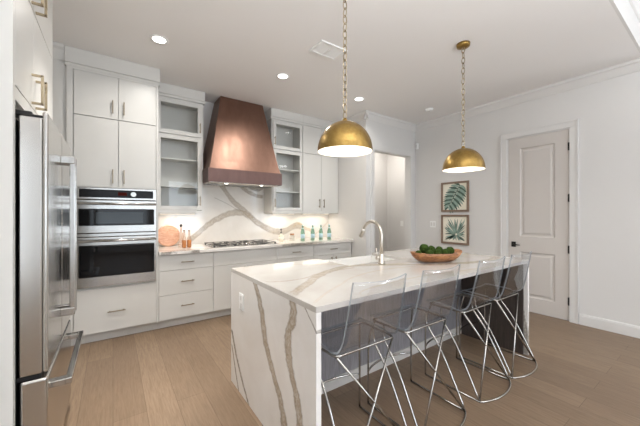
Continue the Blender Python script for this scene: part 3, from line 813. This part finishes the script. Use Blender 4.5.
# ------------------------------------------------------------------ island
IX0, IX1, IY0, IY1 = .785, 3.272, 1.142, 2.365
t = thing('kitchen_island', (2.0, 1.9, 0), 'dark-stained island base under the veined quartz top', 'island')
b = MB().box(.817, IX1 - .034, 1.800, 1.822, 0.0, .872)
b.build('back_panel', 'stain', t)
MB().box(.817, IX1 - .034, 1.786, 1.800, 0, .085, .002).build('baseboard', 'door', t)['label'] = 'pale grey baseboard'
MB().box(IX1 - .052, IX1 - .034, 1.175, 1.785, 0, .872, .001).build('end_panel', 'stain_shade', t)['label'] = 'end panel, darkened for the knee-space shade'
MB().box(.817, IX1 - .034, 1.823, 2.325, .10, .64).build('cabinet_body', 'cab', t)
MB().box(.817, 1.63, 1.823, 2.325, .64, .872).box(2.40, IX1 - .034, 1.823, 2.325, .64, .872).build('upper_body', 'cab', t)
MB().box(.817, IX1 - .034, 1.823, 2.25, 0, .10).build('toe_kick', 'cab', t)
for k in range(2):
    d = front(t, 'door', .83 + k * .4, .83 + k * .4 + .395, .11, .868, 2.3255, th=.019)
ct = thing('island_countertop', (0, 0, 0), 'white veined quartz waterfall top wrapping the island', 'countertop')
def px(u, v, z):
    """point of the photograph on a level plane, for the vein paths"""
    a = math.radians(35.25); s = (u - 320) / 293.0; d = (math.sin(a) + math.cos(a) * s, math.cos(a) - math.sin(a) * s, (214 - v) / 293.0)
    k = (z - 1.354) / d[2]; return (d[0] * k, d[1] * k)
Tz = .914
top_v = [([px(294, 293, Tz), px(309, 282.5, Tz), px(319, 275.5, Tz), px(334, 269.6, Tz), px(349, 266.2, Tz), px(375, 265, Tz), px(400, 264.6, Tz), (2.45, 1.45), (2.9, 1.35), (3.21, 1.42)], .045, .75, 'taupe'),
         ([(.80, 1.98), px(270, 282, Tz), px(300, 279, Tz), px(321, 273, Tz), (1.62, 1.80)], .014, .6, 'taupe'),
         ([px(314, 303, Tz), px(338, 286, Tz), px(367, 273, Tz), px(395, 268, Tz), (2.3, 1.42)], .012, .35, 'gold'),
         ([(1.2, 2.3), (1.7, 1.95), (2.2, 1.70), (2.7, 1.78), (3.2, 1.66)], .018, .45, 'gold'),
         ([(1.1, 1.14), (1.6, 1.28), (2.2, 1.22), (2.7, 1.17)], .010, .35, 'gold')]
m_top = marble('quartz_island_top', 0, 1, top_v, (198, 194, 189), (184, 176, 167))  # base toned down against the strong light on the top
sx0, sx1, sy0 = 1.645, 2.385, 1.90
b = MB().box(IX0, sx0, IY0, IY1, .884, .914, .0015).box(sx1, IX1, IY0, IY1, .884, .914, .0015).box(sx0 - .002, sx1 + .002, IY0, sy0, .884, .914, .0015)
b.build('slab', m_top, ct)
end_v = [([(.0, 1.47), (.162, 1.459), (.283, 1.507), (.411, 1.610), (.558, 1.709), (.731, 1.770), (.914, 1.905)], .043, .9, 'taupe'),
         ([(.0, 1.25), (.13, 1.262), (.264, 1.287), (.408, 1.330), (.556, 1.402), (.685, 1.415), (.80, 1.36), (.914, 1.372)], .040, .9, 'taupe'),
         ([(.0, 1.985), (.151, 2.15), (.28, 2.26), (.419, 2.345)], .024, .9, 'grey'),
         ([(.0, 2.19), (.15, 2.27), (.30, 2.345)], .015, .85, 'grey'),
         ([(.78, 1.13), (.82, 1.168), (.86, 1.215), (.914, 1.27)], .008, .8, 'grey')]
m_end = marble('quartz_waterfall', 2, 1, end_v, (228, 225, 221), (218, 213, 207))  # same quartz as the top, base lightened to offset the dim end
MB().box(IX0, IX0 + .030, IY0, IY1, 0, .8838, .0015).build('waterfall_leg', m_end, ct)
m_end2 = marble('quartz_waterfall_far', 2, 1, [([(.0, 1.15), (.4, 1.2), (.9, 1.5)], .03, .8, 'grey'), ([(.0, 1.6), (.5, 1.7), (.9, 2.0)], .03, .8, 'taupe')], (228, 225, 221), (218, 213, 207))
MB().box(IX1 - .030, IX1, IY0, IY1, 0, .8838, .0015).build('waterfall_leg', m_end2, ct)
t = thing('power_outlet', (.785, 2.13, .70), 'white power outlet on the waterfall end of the island', 'outlet')
MB().box(.7788, .785, 2.085, 2.165, .640, .760, .002).build('cover_plate', 'white', t)
for z in (.672, .728): MB().box(.7765, .7788, 2.108, 2.142, z - .017, z + .017, .001).build('socket', 'trim', t)
# apron-front sink let into the island
b = MB(); z1, z0 = .889, .66
r = [b.ring([(x, y, z) for x, y in ((xa, ya), (xb, ya), (xb, yb), (xa, yb))]) for xa, xb, ya, yb, z in
     ((sx0 + .003, sx1 - .003, sy0 - .0 + .003, 2.375, z0 - .012), (sx0 + .003, sx1 - .003, sy0 + .003, 2.375, z1), (sx0 + .028, sx1 - .028, sy0 + .028, 2.350, z1),
      (sx0 + .034, sx1 - .034, sy0 + .034, 2.344, z0))]
for i in range(3): b.bridge(r[i], r[i + 1], smooth=False)
b.cap(r[0]); b.cap(r[-1])
t = thing('kitchen_sink', (2.015, 2.12, z0 - .012), 'white apron-front sink let into the far side of the island', 'sink')
b.build('basin', 'fireclay', t)
MB().lathe([(.042, z0 + .001), (.044, z0 + .004), (.02, z0 + .005)], (2.015, 2.12, 0), 20).build('drain', 'steel', t)
# faucet
fx, fy = 1.935, 1.80
t = thing('kitchen_faucet', (fx, fy, .914), 'tall arched champagne nickel faucet on the island', 'faucet')
MB().lathe([(.031, .9145), (.031, .924), (.024, .930), (.023, 1.00), (.017, 1.005)], (fx, fy, 0), 24).build('faucet_base', 'nickel', t)
pts = [(fx, fy, 1.0), (fx, fy, 1.10), (fx, fy, 1.165)]
for k in range(1, 13):
    a = math.pi * k / 13 * .93; pts.append((fx, fy + .115 - .115 * math.cos(a), 1.165 + .12 * math.sin(a)))
MB().tube(pts, .0155, 14).build('spout', 'nickel', t)
e = Vector(pts[-1]); dd = (e - Vector(pts[-2])).normalized()
MB().tube([e + dd * .001, e + dd * .04, e + dd * .09], [.0145, .0175, .0185], 16).build('spray_head', 'nickel', t)
hb = MB().lathe([(.014, -.045), (.014, 0)], (fx - .018, fy, .970), 14, axis='X').tube([(fx - .056, fy, .972), (fx - .060, fy, 1.0), (fx - .066, fy - .004, 1.055)], [.007, .006, .005], 10)
hb.build('lever', 'nickel', t)
# dough bowl
bx, by, bz = 2.455, 1.60, .9145
t = thing('dough_bowl', (bx, by, bz), 'long carved wooden bowl full of moss balls on the island', 'bowl')
ang = math.radians(-18)
def oval(a_, b_, z, n=40, wob=0.0):
    out = []
    for k in range(n):
        q = 2 * math.pi * k / n; ca, sa = math.cos(q), math.sin(q)
        X = a_ * math.copysign(abs(ca) ** .8, ca); Y_ = b_ * math.copysign(abs(sa) ** .9, sa)
        dz = wob * (abs(ca) ** 3) + (.003 * math.sin(3 * q + 1) if z > .01 else 0)
        out.append((bx + X * math.cos(ang) - Y_ * math.sin(ang), by + X * math.sin(ang) + Y_ * math.cos(ang), bz + z + dz))
    return out
b = MB()
lay = [(.13, .055, .0, 0), (.19, .085, .012, 0), (.240, .112, .046, .006), (.265, .126, .080, .018), (.258, .121, .082, .018), (.225, .098, .045, .008), (.18, .072, .022, 0), (.10, .04, .016, 0)]
r = [b.ring(oval(a_, b_, z, 40, w_)) for a_, b_, z, w_ in lay]
for i in range(len(r) - 1): b.bridge(r[i], r[i + 1])
b.cap(r[0]); b.cap(r[-1])
b.build('bowl', 'bowl', t)
def bowl_pt(u, w, z): return (bx + u * math.cos(ang) - w * math.sin(ang), by + u * math.sin(ang) + w * math.cos(ang), bz + z)
balls = [(-.185, .012, .080, .028, 'small moss ball at the far left end of the wooden bowl'), (-.105, .040, .118, .043, 'largest dark moss ball rising high at the left of the bowl'),
         (-.110, -.045, .082, .034, 'moss ball low at the front left of the bowl'), (-.020, .048, .104, .038, 'round moss ball at the back middle of the bowl'),
         (-.022, -.045, .084, .036, 'moss ball at the front middle of the bowl'), (.070, .046, .098, .034, 'moss ball at the back right of the bowl'),
         (.068, -.042, .084, .036, 'moss ball at the front right of the bowl'), (.158, .004, .092, .038, 'moss ball at the right end of the wooden bowl')]
for u, w, z, rad, lab in balls:
    b = MB(); bmesh.ops.create_icosphere(b.bm, subdivisions=4, radius=rad); rn = random.Random(int(u * 1000) + int(w * 100))
    ph = [rn.uniform(0, 6) for _ in range(6)]
    for v in b.bm.verts:
        c = v.co / rad
        k = 1 + .03 * math.sin(5 * c.x + ph[0]) * math.sin(5 * c.y + ph[1]) + .02 * math.sin(11 * c.z + ph[2]) + rn.uniform(-.03, .03)
        v.co = v.co * k
    for f in b.bm.faces: f.smooth = True
    bmesh.ops.translate(b.bm, verts=b.bm.verts, vec=bowl_pt(u, w, z))
    tag(b.build('moss_ball', 'moss'), lab, 'moss ball', 'moss balls in the wooden bowl')

# ------------------------------------------------------------------ bar stools
def make_stool(loc, label):
    t = thing('bar_stool', loc, label, 'stool', 'clear bar stools along the island')
    X, Y, Z0 = loc
    P = lambda p: (X + p[0], Y + p[1], p[2])
    rr = .0068; S = .608
    def tb(name, pts, r=rr, closed=False): return MB().tube([P(p) for p in pts], r, 8, closed).build(name, 'chrome', t)
    fr = []
    for (cx_, cy_, a0) in ((.235, .195, 0), (-.235, .195, 90), (-.224, -.095, 180), (.224, -.095, 270)):
        for k in range(5):
            a = math.radians(a0 + 90 * k / 4); q = .03
            fr.append((cx_ - math.copysign(q, cx_) + q * math.cos(a), cy_ - (q if cy_ > 0 else -q) + q * math.sin(a), S))
    tb('seat_frame', fr, rr, True)
    for s in (-1, 1):
        tb('leg', smooth_path([(s * .205, .188, S - .006), (s * .222, .205, S - .06), (s * .236, .222, S - .16), (s * .24, .225, .30), (s * .24, .225, .012)], 5))
        tb('cross_leg', [(s * .217, -.090, S - .004), (-s * .236 , -.218, .012)])
        tb('side_brace', smooth_path([(s * .232, .085, S - .008), (s * .234, .083, S - .05), (s * .235, .066, S - .11), (s * .237, -.05, .34), (s * .240, -.218, .014)], 6))
        tb('floor_rail', [(s * .24, .226, .0075), (s * .24, -.222, .0075)])
    tb('floor_arc', [(.24 * math.sin(math.radians(q)) / math.sin(math.radians(50)), -.222 - .062 * (math.cos(math.radians(q)) - math.cos(math.radians(50))) / (1 - math.cos(math.radians(50))), .0075) for q in range(-50, 51, 5)])
    tb('footrest', [(.236 * math.sin(math.radians(q)) / math.sin(math.radians(50)), .226 + .06 * (math.cos(math.radians(q)) - math.cos(math.radians(50))) / (1 - math.cos(math.radians(50))), .235) for q in range(-50, 51, 5)])
    # acrylic shell: seat running into the back
    prof = smooth_path([(0, .215, .620), (0, .200, .630), (0, .10, .629), (0, -.02, .623), (0, -.085, .631), (0, -.122, .665), (0, -.145, .74), (0, -.172, .87), (0, -.198, 1.015)], 5)
    nu = 13; b = MB(); outer, inner = [], []
    Lp = len(prof)
    for i, p in enumerate(prof):
        s = i / (Lp - 1)
        hw = .226 - .024 * max(0, (s - .5) / .5)
        tng = (prof[min(i + 1, Lp - 1)] - prof[max(i - 1, 0)]).normalized(); nrm = Vector((0, -tng.z, tng.y))
        if nrm.z < 0 and s < .4: nrm = -nrm
        ro, ri = [], []
        for j in range(nu):
            u = -1 + 2 * j / (nu - 1)
            k = max(0.0, (s - .45) / .55)
            c = Vector((u * hw, p.y - .030 * k * (1 - u * u) , p.z - (.010 * k * (1 - u * u) if s > .9 else 0) - .006 * (1 - k) * (1 - u * u)))
            ro.append(b.bm.verts.new(P(c))); ri.append(b.bm.verts.new(P(c + nrm * .011)))
        outer.append(ro); inner.append(ri)
    for g in (outer, inner):
        for i in range(Lp - 1):
            for j in range(nu - 1):
                f = b.bm.faces.new((g[i][j], g[i][j + 1], g[i + 1][j + 1], g[i + 1][j])); f.smooth = True
    def edge(a, c):
        for i in range(len(a) - 1):
            f = b.bm.faces.new((a[i], a[i + 1], c[i + 1], c[i])); f.material_index = 1
    edge(outer[0], inner[0]); edge(outer[-1], inner[-1])
    edge([r_[0] for r_ in outer], [r_[0] for r_ in inner]); edge([r_[-1] for r_ in outer], [r_[-1] for r_ in inner])
    sh = b.build('seat_shell', ['acrylic', 'acryledge'], t); sh['label'] = 'clear acrylic seat and back in one piece'
    return t
st = make_stool((1.170, 1.29, 0), 'clear acrylic bar stool with chrome legs nearest the waterfall end, first of four')
dup(st, (1.725, 1.282, 0), 'clear acrylic bar stool with chrome legs, second from the waterfall end')
dup(st, (2.385, 1.275, 0), 'clear acrylic bar stool with chrome legs, third from the waterfall end')
dup(st, (2.918, 1.275, 0), 'clear acrylic bar stool with chrome legs nearest the panelled door, last of four')

# ------------------------------------------------------------------ fridge and its surround
t = thing('refrigerator', (-.65, 2.285, 0), 'tall stainless refrigerator with bar handles at the left edge', 'refrigerator')
FX = -.245
MB().box(-.98, -.352, 1.835, 2.745, .04, 1.78, .004).box(-.95, -.40, 1.87, 2.71, 0, .04).build('fridge_body', 'blackgap', t)
for (a, c, hy_) in ((1.832, 2.2825, 2.245), (2.2875, 2.748, 2.325)):
    b = MB().box(-.343, FX, a, c, .625, 1.775, .014, 4) if False else MB().box(-.343, FX - .020, a, c, .625, 1.795, .006, 2).box(FX - .020, FX, a, c, .625, 1.825, .009, 4)
    d = b.build('door', 'steel_v', t)
    hb = MB().box(FX + .038, FX + .064, hy_ - .014, hy_ + .014, .765, 1.69, .005)
    for z in (.787, 1.668): hb.box(FX - .001, FX + .062, hy_ - .016, hy_ + .016, z - .022, z + .022, .004)
    hb.build('handle', 'steel', d)
d = MB().box(-.343, FX, 1.832, 2.748, .06, .603, .014, 4).build('freezer_drawer', 'steel_v', t)
hb = MB().box(FX + .048, FX + .076, 1.93, 2.66, .500, .532, .005)
for yy in (1.955, 2.635): hb.box(FX - .001, FX + .072, yy - .024, yy + .024, .501, .531, .004)
hb.build('handle', 'steel', d)
for yy in (1.88, 2.70): MB().box(-.42, -.30, yy - .035, yy + .035, 1.797, 1.822, .006).build('hinge_cover', 'black', t)
MB().box(-.299, -.2655, 1.835, 1.8445, 1.7965, 1.806).build('top_gasket', 'blackgap', t)
MB().box(-.352, -.27, 1.838, 2.742, .604, .624).build('gasket', 'blackgap', t)

t = thing('fridge_surround', (-.68, 2.3, 0), 'pale cabinet surround enclosing the refrigerator with brass-handled doors above', 'cabinet')
MB().box(-1.0, -.350, 1.785, 1.822, 0, CEIL - .001, .001).build('end_panel', 'cab', t)
MB().box(-1.0, -.350, 2.765, 2.795, 0, CEIL - .001, .001).build('end_panel', 'cab', t)
MB().box(-1.0, -.371, 1.823, 2.764, 1.86, CEIL - .001).box(-.371, -.352, 1.823, 2.764, 1.86, 1.918).box(-.371, -.352, 1.823, 2.764, 2.955, CEIL - .001).build('cabinet_body', 'cab', t)
for (ya, yb, hy_) in ((1.824, 2.190, 2.140), (2.190, 2.764, 2.240)):
    for za, zb in ((1.920, 2.445), (2.449, 2.953)):
        d = MB().box(-.370, -.350, ya + .002, yb - .002, za + .002, zb - .002, .0015).build('door', 'cab', t)
        zc = za + .095; L = .160
        b = MB().box(-.314, -.302, hy_ - .006, hy_ + .006, zc - L / 2, zc + L / 2, .001)
        for s in (-1, 1): b.box(-.351, -.304, hy_ - .006, hy_ + .006, zc + s * (L / 2 - .006) - .006, zc + s * (L / 2 - .006) + .006, .001)
        b.build('handle', 'brass', d)['label'] = 'square brass bar handle'
